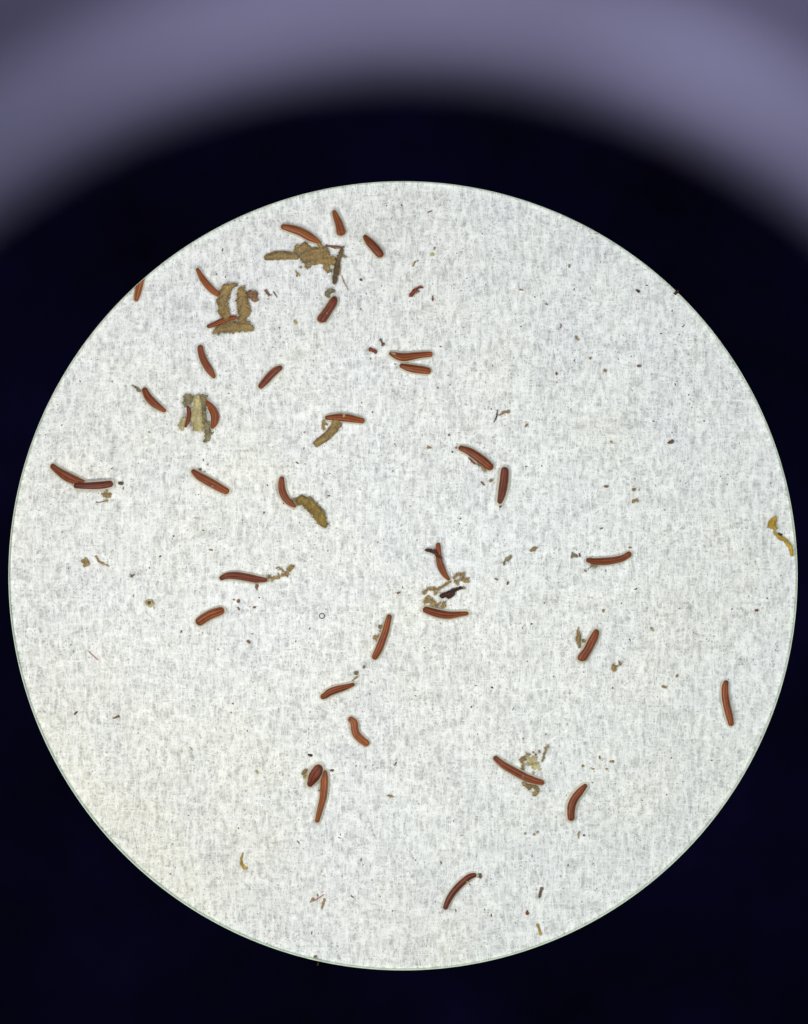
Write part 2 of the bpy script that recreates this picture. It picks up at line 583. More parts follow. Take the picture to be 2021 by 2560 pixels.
def build_fibres():
    cnt = 26000
    ns = 6
    rr = 1.02 * np.sqrt(RNG.random(cnt))
    ph = RNG.random(cnt) * 2 * np.pi
    x, y = rr * np.cos(ph), rr * np.sin(ph)
    kind = RNG.random(cnt)
    ang = np.where(kind < 0.38, np.pi / 2 + RNG.normal(0, 0.13, cnt),
                   np.where(kind < 0.50, RNG.normal(0, 0.12, cnt), RNG.random(cnt) * np.pi))
    ln = np.where(kind < 0.38, RNG.uniform(0.025, 0.070, cnt), RNG.uniform(0.015, 0.045, cnt))
    cur = RNG.normal(0, 1, cnt) * np.where(kind < 0.62, 3.0, 14.0)
    wd = RNG.uniform(0.0005, 0.0015, cnt)
    z = RNG.uniform(0.0004, 0.0010, cnt)
    V = np.zeros((cnt, ns, 3, 3))
    a = ang - cur * ln / 2
    px, py = x - np.cos(ang) * ln / 2, y - np.sin(ang) * ln / 2
    for s in range(ns):
        nx_, ny_ = -np.sin(a), np.cos(a)
        w_ = wd * (0.45 if s in (0, ns - 1) else 1.0)
        zz = z + 0.0003 * np.sin(s * 1.3 + kind * 20)
        V[:, s, 0] = np.stack([px + nx_ * w_, py + ny_ * w_, zz * 0 - 0.0012], 1)
        V[:, s, 1] = np.stack([px, py, zz + w_ * 0.25], 1)
        V[:, s, 2] = np.stack([px - nx_ * w_, py - ny_ * w_, zz * 0 - 0.0012], 1)
        px = px + np.cos(a) * ln / (ns - 1)
        py = py + np.sin(a) * ln / (ns - 1)
        a = a + cur * ln / (ns - 1)
    V = V.reshape(-1, 3)
    base = (np.arange(cnt) * ns * 3)[:, None, None]
    quads = []
    for s in range(ns - 1):
        for k in range(3):
            k2 = (k + 1) % 3
            quads.append([s * 3 + k, s * 3 + k2, (s + 1) * 3 + k2, (s + 1) * 3 + k])
    Q = (base + np.array(quads)[None]).reshape(-1, 4)
    me = bpy.data.meshes.new('paper_fibres')
    me.vertices.add(len(V))
    me.vertices.foreach_set('co', V.ravel())
    me.loops.add(Q.size)
    me.loops.foreach_set('vertex_index', Q.ravel().astype(np.int32))
    me.polygons.add(len(Q))
    me.polygons.foreach_set('loop_start', (np.arange(len(Q)) * 4).astype(np.int32))
    me.polygons.foreach_set('loop_total', np.full(len(Q), 4, np.int32))
    me.polygons.foreach_set('use_smooth', np.ones(len(Q), bool))
    me.update(calc_edges=True)
    me.validate()
    me.materials.append(M['fibre'])
    o = bpy.data.objects.new('paper_fibres', me)
    COL.objects.link(o)
    tag(o, 'fine white fibres felted over the paper', 'fibres', None, 'stuff')


build_paper()
build_fibres()


# ------------------------------------------------------------------ the eyepiece one looks through
def lathe(name, prof, mat, parent, seg=256, off=(0, 0), offs=None, closed=True):
    vs, fs = [], []
    n = len(prof)
    for k, (r, z) in enumerate(prof):
        ox, oy = (offs[k] if offs else off)
        for j in range(seg):
            t = 2 * math.pi * j / seg
            vs.append((ox + r * math.cos(t), oy + r * math.sin(t), z))
    for k in range(n if closed else n - 1):
        k2 = (k + 1) % n
        for j in range(seg):
            j2 = (j + 1) % seg
            fs.append((k * seg + j, k * seg + j2, k2 * seg + j2, k2 * seg + j))
    return mesh_obj(name, vs, fs, mat, parent)


ep = empty('microscope_eyepiece', (0, 0, 0))
tag(ep, 'dark eyepiece framing the round view, its blurred lavender rim across the top', 'eyepiece')
ZS = 0.0145
fs_r = 0.9865 * (CAM_Z - ZS) / CAM_Z
sh = CAM_Y * (1 - (CAM_Z - ZS) / CAM_Z)
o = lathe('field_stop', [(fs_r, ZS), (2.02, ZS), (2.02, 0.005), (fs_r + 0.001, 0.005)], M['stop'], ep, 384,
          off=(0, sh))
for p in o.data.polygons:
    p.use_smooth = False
# pale green ring put in for the lens fringe, wider at bottom and sides
lathe('lens_fringe_ring', [(fs_r + 0.0004, ZS - 0.0006), (fs_r - 0.0016, ZS - 0.0022), (fs_r - 0.0008, 0.0014), (fs_r + 0.0004, 0.0014)], M['rim'], ep, 384,
      offs=[(0, sh), (0, sh + 0.0010), (0, sh + 0.0010), (0, sh)])
lathe('barrel', [(2.02, 0.010), (2.02, 3.96), (0.82, 4.04), (0.82, 4.105), (2.10, 4.03), (2.10, 0.010)], M['barrel'], ep, 160)
CUPZ = 4.36
prof = [(0.479, 4.330), (0.476, 4.350), (0.480, 4.374), (0.489, 4.393), (0.500, 4.401), (0.511, 4.397), (0.523, 4.380),
        (0.538, 4.350), (0.568, 4.300), (0.628, 4.215), (0.708, 4.150), (0.850, 4.110), (0.850, 4.100), (0.698, 4.130),
        (0.598, 4.200), (0.528, 4.290), (0.498, 4.325)]
lathe('eyecup', prof, M['cup'], ep, 256)

# ------------------------------------------------------------------ seeds
seed('A', [(440, 372, 50), (540, 395, 75), (650, 430, 85), (740, 480, 85), (810, 520, 60), (862, 548, 30)],
     'orange brown arched seed whose right end touches the topmost olive clump', 'orange')
seed('A', [(1003, 200, 34), (1025, 260, 62), (1065, 360, 82), (1085, 440, 95), (1092, 475, 80)],
     'short seed standing nearly upright above all others near the top edge', 'orange')
seed('A', [(1325, 468, 36), (1380, 535, 78), (1440, 600, 88), (1490, 660, 85), (1518, 702, 65)],
     'slanting seed with a pointed upper end, rightmost of the three near the top edge', 'brown')
seed('A', [(1020, 1118, 40), (1000, 1180, 85), (950, 1260, 90), (910, 1320, 95), (875, 1370, 98), (866, 1400, 75)],
     'wine red club shaped seed with a white speck, just below the grey green crumb', 'plum')
seed('B', [(825, 218, 30), (880, 320, 60), (940, 400, 70), (1000, 460, 65), (1065, 505, 50)],
     'thin seed leaning down right into the arch shaped olive clump', 'orange', gel=0.002)
seed('B', [(240, 300, 60), (215, 400, 68), (190, 500, 62), (172, 572, 35)],
     'seed cut off by the dark edge of the view at upper left', 'orange', z=-0.0055)
seed('B', [(932, 845, 35), (1020, 815, 52), (1100, 780, 55), (1190, 752, 52), (1255, 742, 40)],
     'thin dark tipped seed lying under the foot of the arch shaped clump', 'brown', gel=0.0015)
seed('B', [(866, 1036, 55), (868, 1100, 65), (905, 1210, 75), (960, 1300, 75), (1005, 1370, 45), (1020, 1392, 28)],
     'plain orange brown seed bending down right, alone below the arch shaped clump', 'orange', gel=0.002)
seed('C', [(1735, 158, 45), (1650, 215, 75), (1560, 310, 72), (1490, 388, 50)],
     'smooth dark red seed rising to the right, alone between pale mass and paired seeds', 'plum')
seed('C', [(262, 382, 55), (300, 470, 75), (360, 540, 80), (430, 595, 60), (497, 638, 35)],
     'seed with a string of olive crumbs on its upper left end', 'brown')
seed('C', [(922, 522, 30), (985, 600, 75), (1020, 680, 85), (1012, 760, 70), (982, 822, 28)],
     'crescent seed hugging the right side of the pale translucent mass', 'orange', gel=0.001)
seed('C', [(732, 575, 30), (742, 650, 44), (738, 720, 40), (705, 808, 26)],
     'nearly black slim seed resting on the left of the pale translucent mass', 'plum', gel=0, z=0.009)
seed('C', [(772, 1258, 38), (840, 1318, 75), (920, 1365, 86), (1010, 1415, 85), (1100, 1465, 75), (1170, 1498, 62)],
     'striped straight seed with a tiny pale dot, slanting down right below the pale mass', 'brown', gel_end=0.006)
seed('D', [(1168, 268, 35), (1250, 302, 72), (1330, 315, 82), (1440, 300, 70), (1540, 288, 60), (1632, 282, 55)],
     'long striped seed with a pale flake on its left tip, upper of the close pair', 'brown')
seed('D', [(1278, 400, 40), (1360, 425, 70), (1440, 440, 80), (1530, 452, 78), (1615, 466, 62)],
     'shorter striped seed, lower of the close pair', 'brown')
seed('D', [(482, 962, 40), (570, 955, 58), (650, 955, 78), (740, 965, 80), (830, 982, 65), (908, 998, 52)],
     'level seed with an olive husk hanging from its middle', 'brown')
seed('E', [(125, 350, 52), (210, 420, 75), (300, 478, 95), (400, 520, 80), (500, 548, 45)],
     'leftmost seed, slanting down until it slips behind another seed', 'brown')
seed('E', [(372, 574, 50), (460, 575, 62), (560, 574, 72), (670, 568, 76), (760, 556, 68), (796, 552, 50)],
     'level seed lying across the lower end of the leftmost seed', 'plum', z=0.010)
seed('F', [(1052, 388, 40), (1045, 460, 65), (1055, 550, 75), (1090, 620, 75), (1140, 675, 60), (1200, 715, 28)],
     'curved seed whose lower tip nearly reaches the fat mossy husk', 'brown')
seed('F', [(384, 1484, 42), (460, 1450, 65), (560, 1446, 78), (660, 1462, 78), (760, 1482, 75), (850, 1492, 52), (896, 1495, 40)],
     'long dark red arched seed with golden crumbs off its right tip', 'plum')
seed('H', [(140, 765, 85), (200, 720, 92), (280, 670, 92), (360, 640, 88), (436, 612, 72)],
     'stout blunt striped seed rising to the right, with a thick pale coat', 'brown', gel_end=0.005)
seed('G', [(625, 592, 48), (730, 630, 75), (810, 680, 90), (890, 740, 95), (950, 790, 85), (990, 822, 62)],
     'striped seed sloping down right with a grey green crumb on its lower side', 'brown')
seed('G', [(1122, 800, 70), (1117, 860, 82), (1110, 950, 88), (1095, 1050, 85), (1080, 1120, 70), (1058, 1194, 48)],
     'upright stout seed with a dull dark rounded top and a wide pale coat', 'plum', gel=0.005, gel_end=0.005)
seed('I', [(835, 155, 44), (838, 230, 55), (845, 330, 65), (870, 420, 75), (910, 500, 55), (958, 555, 25)],
     'slender orange seed crossed by a short dark worm shaped piece', 'orange', gel=0.002)
seed('I', [(672, 860, 60), (760, 890, 75), (850, 915, 80), (950, 928, 75), (1060, 918, 55), (1162, 908, 38)],
     'bow shaped seed directly below the tangle of olive crumbs and black shard', 'brown', gel_end=0.007)
seed('I', [(320, 918, 50), (300, 1000, 62), (275, 1100, 70), (240, 1200, 75), (200, 1300, 76), (145, 1400, 58)],
     'long steep seed near the centre with crumbs along its left side', 'brown')
seed('J', [(788, 338, 45), (880, 355, 65), (980, 355, 75), (1080, 345, 70), (1180, 320, 66), (1270, 265, 55)],
     'seed curving up to the right with a pale crumb lying on its left end', 'brown')
seed('J', [(908, 1078, 45), (880, 1150, 80), (840, 1230, 86), (800, 1310, 86), (745, 1385, 96), (732, 1420, 75)],
     'thick dark seed leaning right beside the upright olive stick', 'brown', gel_end=0.005)
seed('K', [(460, 380, 32), (370, 412, 58), (270, 440, 75), (190, 470, 76), (150, 500, 66), (95, 528, 48)],
     'striped seed with a small knob on its lower left end, under a grey ball', 'brown')
seed('K', [(395, 738, 55), (450, 790, 76), (460, 860, 76), (480, 920, 80), (540, 980, 76), (610, 1030, 66)],
     'kinked brown seed bent like an elbow', 'orange')
seed('L', [(862, 385, 70), (830, 450, 108), (790, 520, 110), (752, 590, 62), (735, 616, 45)],
     'short fat plum coloured oval seed with two pale dots', 'plum', gel=0.006, gel_end=0.006, z=0.002)
seed('L', [(912, 442, 35), (906, 540, 74), (900, 640, 76), (890, 740, 72), (860, 860, 60), (822, 1005, 44)],
     'long upright seed just right of the fat oval one', 'orange')
seed('M', [(232, 385, 50), (330, 470, 68), (430, 530, 76), (540, 590, 76), (650, 635, 70), (772, 668, 48)],
     'long striped seed slanting down right between two crumb clusters', 'brown')
seed('M', [(1222, 680, 38), (1150, 760, 74), (1090, 840, 80), (1060, 920, 82), (1055, 1000, 76), (1060, 1072, 66)],
     'banana shaped striped seed with a thick pale coat at its lower end', 'brown', gel=0.005, gel_end=0.005)
seed('N', [(392, 735, 48), (440, 620, 62), (510, 520, 66), (590, 440, 66), (660, 385, 60), (732, 362, 42)],
     'lowest seed in the view, arching up right to a crumbly tip', 'plum')
seed('O', [(1262, 425, 45), (1245, 500, 66), (1248, 600, 75), (1265, 700, 75), (1290, 800, 72), (1315, 915, 55)],
     'rightmost seed, upright and slightly bowed, near the right edge of the view', 'brown')

# ------------------------------------------------------------------ husks, clumps, crumbs
HG = 'olive husks and clumps among the seeds'
CG = 'loose crumbs scattered on the paper'
blob('husk', 'A', [[(292, 700, 55), (370, 680, 78), (480, 678, 84), (600, 690, 56)]], 'olive',
     'smooth olive curved husk pointing left from the topmost clump', 'husk', HG, 0.04, 0.8)
blob('debris_clump', 'A', [[(620, 610, 70), (700, 590, 100)], [(700, 690, 120), (800, 680, 170), (890, 640, 120)],
                           [(880, 730, 90), (985, 735, 85)], [(940, 790, 50), (952, 822, 45)], [(735, 790, 50)],
                           [(850, 560, 40)]], 'olive',
     'topmost olive clump of fused lumps between two husks', 'clump', HG, 0.6, 0.75, fine=0.5)
blob('debris_strand', 'A', [[(925, 575, 20), (1010, 590, 24), (1110, 590, 22)]], 'tan',
     'thin reddish grainy strand reaching right from the topmost clump', 'crumb', HG, 0.9, 0.4)
blob('husk', 'A', [[(1088, 618, 34), (1055, 720, 48), (1030, 830, 58), (1012, 965, 50)]], 'umber',
     'dark steep brown husk at the right of the topmost clump', 'husk', HG, 0.04, 0.9, z=0.002)
blob('crumb', 'A', [[(1085, 680, 32), (1145, 695, 24)]], 'gold',
     'golden crumb at the upper right side of the steep brown husk', 'crumb', CG, 0.9, 0.5)
blob('crumb', 'A', [[(1070, 800, 20), (1060, 880, 16)]], 'gold',
     'thin golden crumb along the lower right side of the steep brown husk', 'crumb', CG, 0.9, 0.5)
blob('hair', 'A', [[(1088, 890, 7), (1110, 960, 7), (1158, 1050, 6)]], 'gold',
     'fine golden hair trailing down from the steep brown husk', 'hair', None, 0.1, 0.3)
blob('crumb', 'A', [[(925, 1080, 55), (985, 1050, 50)], [(945, 1120, 26)]], 'grey',
     'grey green crumb above the wine red club shaped seed', 'crumb', CG, 0.8, 0.6, fine=0.6)
blob('crumb', 'A', [[(590, 838, 12), (638, 895, 18)], [(612, 905, 14)], [(655, 805, 22)]], 'gold',
     'small golden splinter below the middle of the topmost clump', 'crumb', CG, 0.8, 0.4)
blob('crumb', 'A', [[(590, 1380, 34), (605, 1405, 30)]], 'pale', 'faint pale flake left of the wine red club shaped seed', 'crumb', CG, 0.5, 0.3)
blob('crumb', 'A', [[(285, 1060, 32), (310, 1100, 26), (300, 1140, 14)], [(335, 1105, 12)]], 'tan',
     'forked tan crumb just right of the arch shaped clump', 'crumb', CG, 0.8, 0.4)
blob('splinter', 'A', [[(362, 1068, 12), (398, 1125, 8)]], 'umber', 'short dark splinter right of the forked tan crumb', 'splinter', CG, 0.2, 0.4)
blob('crumb', 'A', [[(1292, 940, 26)]], 'umber', 'lone brown dot right of the golden hair', 'crumb', CG, 0.4, 0.4)

arch = empty('debris_arch', (*W(565, 780), Z_REST))
tag(arch, 'large olive arch shaped clump at upper left, two arms over a flat foot', 'clump', HG)
blob('arm', 'B', [[(1225, 395, 50), (1140, 430, 95), (1100, 560, 120), (1105, 660, 112), (1140, 735, 100)]], 'olive',
     rough=0.25, h=0.75, fine=1.0, parent=arch, freq=90)
blob('arm', 'B', [[(1295, 455, 70), (1310, 560, 135), (1330, 660, 130), (1300, 765, 90)], [(1322, 425, 26)]], 'olive',
     rough=0.25, h=0.75, fine=1.0, parent=arch, freq=90)
blob('foot', 'B', [[(1015, 900, 45), (1100, 860, 100), (1220, 850, 112), (1350, 835, 105), (1400, 855, 60)]], 'olive',
     rough=0.45, h=0.65, fine=1.0, parent=arch, freq=90, z=0.001)
blob('crumb', 'B', [[(1390, 480, 60), (1430, 505, 90), (1458, 550, 50)]], 'tan',
     'orange brown chunk stuck to the right shoulder of the arch shaped clump', 'crumb', CG, 0.5, 0.6, fine=0.4, z=0.001)

mass = empty('debris_mass', (*W(495, 1030), Z_REST))
tag(mass, 'pale translucent husk mass with a dark seed on it, left of centre', 'clump', HG)
blob('lobe', 'C', [[(740, 500, 115), (700, 560, 55)]], 'grey', rough=0.5, h=0.6, fine=1.0, parent=mass)
blob('sheath', 'C', [[(830, 510, 95), (840, 650, 165), (835, 775, 150)]], 'pale', rough=0.5, h=0.6, fine=1.0, parent=mass, z=0.0004)
blob('ridge', 'C', [[(890, 490, 75), (895, 600, 50), (900, 740, 60)]], 'grey', rough=0.4, h=0.8, fine=0.8, parent=mass, z=0.0012)
blob('lobe', 'C', [[(690, 740, 95), (650, 790, 60)]], 'pale', rough=0.6, h=0.5, fine=1.0, parent=mass, z=0.0008)
blob('tail', 'C', [[(920, 770, 60), (948, 870, 70), (925, 940, 46)]], 'grey', rough=0.4, h=0.5, fine=0.8, parent=mass, z=0.0006)

blob('crumb', 'C', [[(135, 355, 18), (185, 388, 28), (205, 410, 30), (235, 425, 22)]], 'grey',
     'string of olive crumbs on the upper left tip of a seed', 'crumb', CG, 0.7, 0.5)
blob('crumb', 'C', [[(860, 1252, 34)], [(912, 1277, 18)]], 'tan', 'small brown triangle above the striped seed with a pale dot', 'crumb', CG, 0.6, 0.4)
blob('husk', 'D', [[(600, 1000, 72), (575, 1080, 88), (500, 1160, 78), (400, 1228, 70)], [(635, 1040, 42)]], 'olive',
     'olive husk hanging down left from the middle of a level seed', 'husk', HG, 0.06, 0.85, fine=0.2, z=0.001)
blob('crumb', 'D', [[(462, 1000, 40), (465, 1075, 32)], [(500, 1030, 24)]], 'gold',
     'golden crumb between the left end of the level seed and its hanging husk', 'crumb', CG, 0.7, 0.45)
blob('crumb', 'D', [[(1070, 132, 30), (1100, 178, 36), (1125, 165, 18)]], 'umber',
     'dark golden crumb up left of the close pair of seeds', 'crumb', CG, 0.9, 0.5)
blob('seed_fragment', 'D', [[(965, 228, 44), (1022, 252, 42)]], 'rust', 'small dark red broken seed end left of the close pair', 'fragment', CG, 0.3, 0.8)
blob('flake', 'D', [[(1190, 268, 16), (1232, 285, 18)]], 'pale', 'pale flake on the left tip of the upper paired seed', 'flake', CG, 0.6, 0.3, z=0.014)
blob('flake', 'D', [[(690, 925, 34), (682, 950, 20)]], 'pale', 'pale round flake on top of the level seed with the hanging husk', 'flake', CG, 0.4, 0.3, z=0.016)
blob('crumb', 'D', [[(1580, 1270, 22), (1608, 1280, 18)]], 'gold', 'tiny brown gold crumb left of the seed sloping to the grey green crumb', 'crumb', CG, 0.8, 0.4)
blob('crumb', 'D', [[(1685, 640, 24)]], 'gold', 'lone speck of gold below right of the close pair', 'crumb', CG, 0.8, 0.4)
blob('crumb', 'E', [[(690, 665, 50), (745, 682, 46)], [(708, 735, 30)], [(715, 632, 20)]], 'gold',
     'tan star shaped crumb under the right end of the crossing seeds', 'crumb', CG, 0.9, 0.45)
blob('hair', 'E', [[(600, 748, 6), (640, 752, 6), (690, 738, 6)]], 'tan', 'tiny curved hair left of the tan star shaped crumb', 'hair', None, 0.1, 0.3)
blob('crumb', 'E', [[(852, 548, 32), (878, 548, 34)]], 'umber', 'round brown crumb off the right tip of the crossing seed', 'crumb', CG, 0.3, 0.6)
blob('crumb', 'E', [[(455, 1385, 30), (490, 1362, 30), (520, 1390, 28), (480, 1425, 34), (530, 1412, 20)]], 'gold',
     'golden crumb ring low on the far left of the paper', 'crumb', CG, 1.0, 0.4)
blob('crumb', 'E', [[(600, 1330, 18), (625, 1378, 20), (690, 1408, 22), (745, 1432, 10)]], 'gold',
     'thin golden chain just right of the golden crumb ring', 'crumb', CG, 0.9, 0.4)
blob('crumb', 'E', [[(985, 1542, 28), (1012, 1520, 18)]], 'tan', 'brown comma shaped crumb down right of the golden chain', 'crumb', CG, 0.5, 0.4)
blob('husk', 'F', [[(1252, 632, 88), (1340, 680, 118), (1420, 760, 118), (1470, 850, 112), (1495, 895, 80)]], 'moss',
     'fat mossy fuzzy husk curving down right beside a seed tip', 'husk', HG, 0.3, 0.9, fine=0.9)
blob('crumb', 'F', [[(1172, 650, 50), (1198, 690, 38)]], 'grey', 'grey lump between a curved seed tip and the fat mossy husk', 'crumb', CG, 0.4, 0.6, z=0.004)
blob('crumb', 'F', [[(1235, 688, 28)]], 'grey', 'grey bead at the foot of the fat mossy husk', 'crumb', CG, 0.3, 0.6)
blob('crumb', 'F', [[(275, 1172, 24), (300, 1178, 26), (285, 1195, 14)]], 'gold', 'small spiky golden crumb above the long dark red arched seed', 'crumb', CG, 1.0, 0.4)
blob('debris_clump', 'F', [[(890, 1440, 26), (935, 1492, 46), (1010, 1452, 30), (1085, 1420, 46)], [(1085, 1425, 40), (1140, 1362, 62)],
                           [(990, 1362, 20), (1050, 1380, 16)]], 'gold',
     'golden crumb cluster trailing from the tip of the long dark red seed', 'clump', HG, 1.1, 0.5, fine=1.0, freq=110)
blob('sliver', 'F', [[(1045, 1447, 9), (1108, 1446, 10)]], 'pink', 'red sliver under the golden crumb cluster', 'splinter', CG, 0.2, 0.4)
blob('crumb', 'F', [[(768, 1520, 34), (778, 1558, 26), (782, 1595, 14)]], 'tan', 'pinkish tan crumb hanging below the long dark red seed', 'crumb', CG, 0.8, 0.4)
blob('crumb', 'H', [[(530, 510, 26)]], 'gold', 'small olive bit above right of the stout blunt seed', 'crumb', CG, 0.7, 0.4)
blob('crumb', 'H', [[(578, 530, 26), (588, 512, 14)]], 'tan', 'small reddish bit above right of the stout blunt seed', 'crumb', CG, 0.7, 0.4)
blob('crumb', 'H', [[(575, 595, 14), (590, 610, 18)]], 'tan', 'faint tan bit just right of the stout blunt seed', 'crumb', CG, 0.7, 0.3)
blob('crumb', 'H', [[(742, 590, 18), (762, 590, 18)]], 'tan', 'tan dash farther right of the stout blunt seed', 'crumb', CG, 0.5, 0.3)
blob('crumb', 'H', [[(683, 950, 26), (698, 965, 26)]], 'tan', 'brown oval grain alone below right of the stout blunt seed', 'crumb', CG, 0.3, 0.6)

blob('hair', 'G', [[(1040, 192, 10), (1036, 250, 12), (1022, 290, 12), (1004, 322, 8)]], 'violet',
     'short dark violet curved bristle right of centre', 'hair', None, 0.05, 0.6)
blob('crumb', 'G', [[(1068, 245, 26), (1115, 215, 28), (1165, 205, 28)]], 'gold', 'golden crumb touching the dark violet bristle', 'crumb', CG, 0.8, 0.4)
blob('crumb', 'G', [[(1362, 345, 22), (1340, 372, 14)]], 'gold', 'small gold crumb down right of the violet bristle', 'crumb', CG, 0.7, 0.4)
blob('crumb', 'G', [[(525, 458, 22)], [(538, 512, 12)]], 'black', 'black grain up left of the seed with the grey green crumb', 'crumb', CG, 0.7, 0.5)
blob('crumb', 'G', [[(600, 592, 28)]], 'gold', 'gold bit on the upper left tip of the seed with the grey green crumb', 'crumb', CG, 0.8, 0.5)
blob('crumb', 'G', [[(832, 770, 28), (878, 775, 56), (905, 832, 36)]], 'grey', 'grey green crumb on the lower side of a sloping seed', 'crumb', CG, 0.6, 0.5, z=0.006)
blob('sliver', 'G', [[(740, 703, 16), (772, 742, 20), (798, 768, 14)]], 'rust', 'red brown sliver left of the grey green crumb', 'splinter', CG, 0.15, 0.6)
blob('crumb', 'G', [[(970, 945, 36)], [(1005, 968, 10)]], 'gold', 'gold crumb left of the upright stout seed', 'crumb', CG, 0.8, 0.4)
blob('crumb', 'G', [[(870, 960, 18), (898, 992, 14)]], 'tan', 'thin tan hook left of the gold crumb by the upright stout seed', 'crumb', CG, 0.6, 0.4)
blob('crumb', 'G', [[(1075, 1220, 30)], [(1068, 1240, 12)]], 'umber', 'brown grain under the tip of the upright stout seed', 'crumb', CG, 0.8, 0.4)

blob('dark_fragment', 'I', [[(700, 235, 26), (750, 240, 42), (800, 252, 42), (826, 290, 44), (868, 318, 22)]], 'worm',
     'dark worm shaped piece lying across a slender orange seed', 'fragment', CG, 0.15, 0.8, z=0.010)
tan = empty('debris_tangle', (*W(1110, 1480), Z_REST))
tag(tan, 'loose tangle of olive crumbs round the black shard at the centre', 'clump', HG)
for st in ([(985, 545, 22), (1040, 500, 38), (1112, 488, 38)], [(1095, 553, 56), (1145, 560, 56)], [(1020, 565, 36), (1042, 595, 36)],
           [(960, 575, 22), (900, 610, 34), (845, 640, 30), (828, 690, 38)], [(685, 690, 56), (735, 638, 36), (795, 650, 40), (805, 710, 36)],
           [(700, 785, 60), (735, 750, 52), (785, 805, 56)], [(890, 835, 48), (905, 790, 38)], [(815, 840, 14), (852, 800, 26)]):
    blob('crumb_piece', 'I', [st], 'gold', rough=0.9, h=0.45, fine=0.9, parent=tan, freq=110)
sh_ = blob('dark_shard', 'I', [[(876, 728, 52), (940, 702, 56), (1020, 655, 44), (1085, 640, 26)], [(950, 738, 44), (1000, 705, 34)]], 'black',
           'black cracked shard amid the tangle of olive crumbs', 'fragment', CG, 0.35, 0.8, z=0.001)
blob('golden_tip', 'I', [[(1095, 640, 22), (1120, 638, 20)]], 'gold', rough=0.6, h=0.5, parent=sh_, z=0.0)  # golden crumb tip at the right end of the shard
blob('crumb', 'I', [[(225, 1055, 44)], [(215, 1100, 14)], [(262, 1010, 18)]], 'grey', 'grey flake on the left side of the long steep seed', 'crumb', CG, 0.6, 0.4)
blob('crumb', 'I', [[(160, 1168, 42), (198, 1150, 20)], [(168, 1190, 22)]], 'gold', 'golden crumb at mid left of the long steep seed', 'crumb', CG, 0.8, 0.4)
blob('crumb', 'I', [[(402, 698, 22), (428, 688, 12)]], 'tan', 'small tan triangle left of the olive crumb tangle', 'crumb', CG, 0.6, 0.4)
blob('crumb', 'I', [[(1570, 330, 52), (1605, 315, 46)], [(1545, 370, 22), (1540, 398, 14), (1552, 418, 10)]], 'grey',
     'grey green tapering crumb right of the olive crumb tangle', 'crumb', CG, 0.6, 0.45)
blob('crumb', 'I', [[(1445, 538, 16), (1465, 552, 18)]], 'grey', 'faint greenish grain below left of the tapering crumb', 'crumb', CG, 0.3, 0.4)
blob('crumb', 'I', [[(1582, 580, 20), (1575, 600, 14)]], 'umber', 'brown grain below the grey green tapering crumb', 'crumb', CG, 0.5, 0.4)

blob('crumb', 'J', [[(195, 245, 34), (235, 228, 34), (285, 205, 26), (300, 180, 10)], [(285, 238, 16)]], 'gold',
     'gold spotted crumb right of centre, larger of two facing crumbs', 'crumb', CG, 1.0, 0.45, fine=0.5)
blob('crumb', 'J', [[(648, 285, 42), (680, 298, 36)], [(640, 312, 20)]], 'grey', 'olive crumb left of the seed that curves up right', 'crumb', CG, 0.7, 0.45)
blob('crumb', 'J', [[(722, 272, 18), (728, 300, 12)]], 'tan', 'thin pinkish bit between the olive crumb and the curving seed', 'crumb', CG, 0.8, 0.4)
blob('crumb', 'J', [[(840, 330, 24), (868, 368, 46), (890, 405, 30)], [(855, 410, 36), (822, 430, 22)], [(780, 455, 22)]], 'grey',
     'pale brown crumb draped over the left end of the curving seed', 'crumb', CG, 0.6, 0.4, z=0.006)
blob('crumb', 'J', [[(1260, 205, 24), (1280, 210, 10)]], 'gold', 'gold bit just above the right tip of the curving seed', 'crumb', CG, 0.7, 0.4)
blob('crumb', 'J', [[(980, 875, 30), (975, 895, 14)]], 'gold', 'gold crumb alone above the thick dark seed', 'crumb', CG, 0.8, 0.4)
blob('husk', 'J', [[(714, 1108, 44), (712, 1180, 56), (718, 1262, 34)], [(760, 1190, 20), (765, 1218, 16)], [(716, 1065, 18)]], 'olive',
     'upright olive stick left of the thick dark seed', 'husk', HG, 0.4, 0.7, fine=0.4)
blob('crumb', 'J', [[(1090, 1498, 56), (1080, 1458, 22)], [(1155, 1440, 26), (1128, 1470, 14)], [(1045, 1530, 16)]], 'gold',
     'golden brown crumb with a side arm down right of the thick dark seed', 'crumb', CG, 0.8, 0.5, fine=0.5)
blob('crumb', 'J', [[(1485, 1065, 20), (1500, 1090, 16)], [(1425, 1058, 10)]], 'pale', 'faint pinkish ring flake right of the thick dark seed', 'crumb', CG, 0.5, 0.3)
blob('crumb', 'J', [[(1615, 1690, 16), (1640, 1698, 26)]], 'gold', 'gold crumb between the thick dark seed and the rightmost seed', 'crumb', CG, 0.8, 0.4)
blob('crumb', 'O', [[(738, 385, 26)]], 'gold', 'gold grain, lower left neighbour of the rightmost seed', 'crumb', CG, 0.8, 0.4)

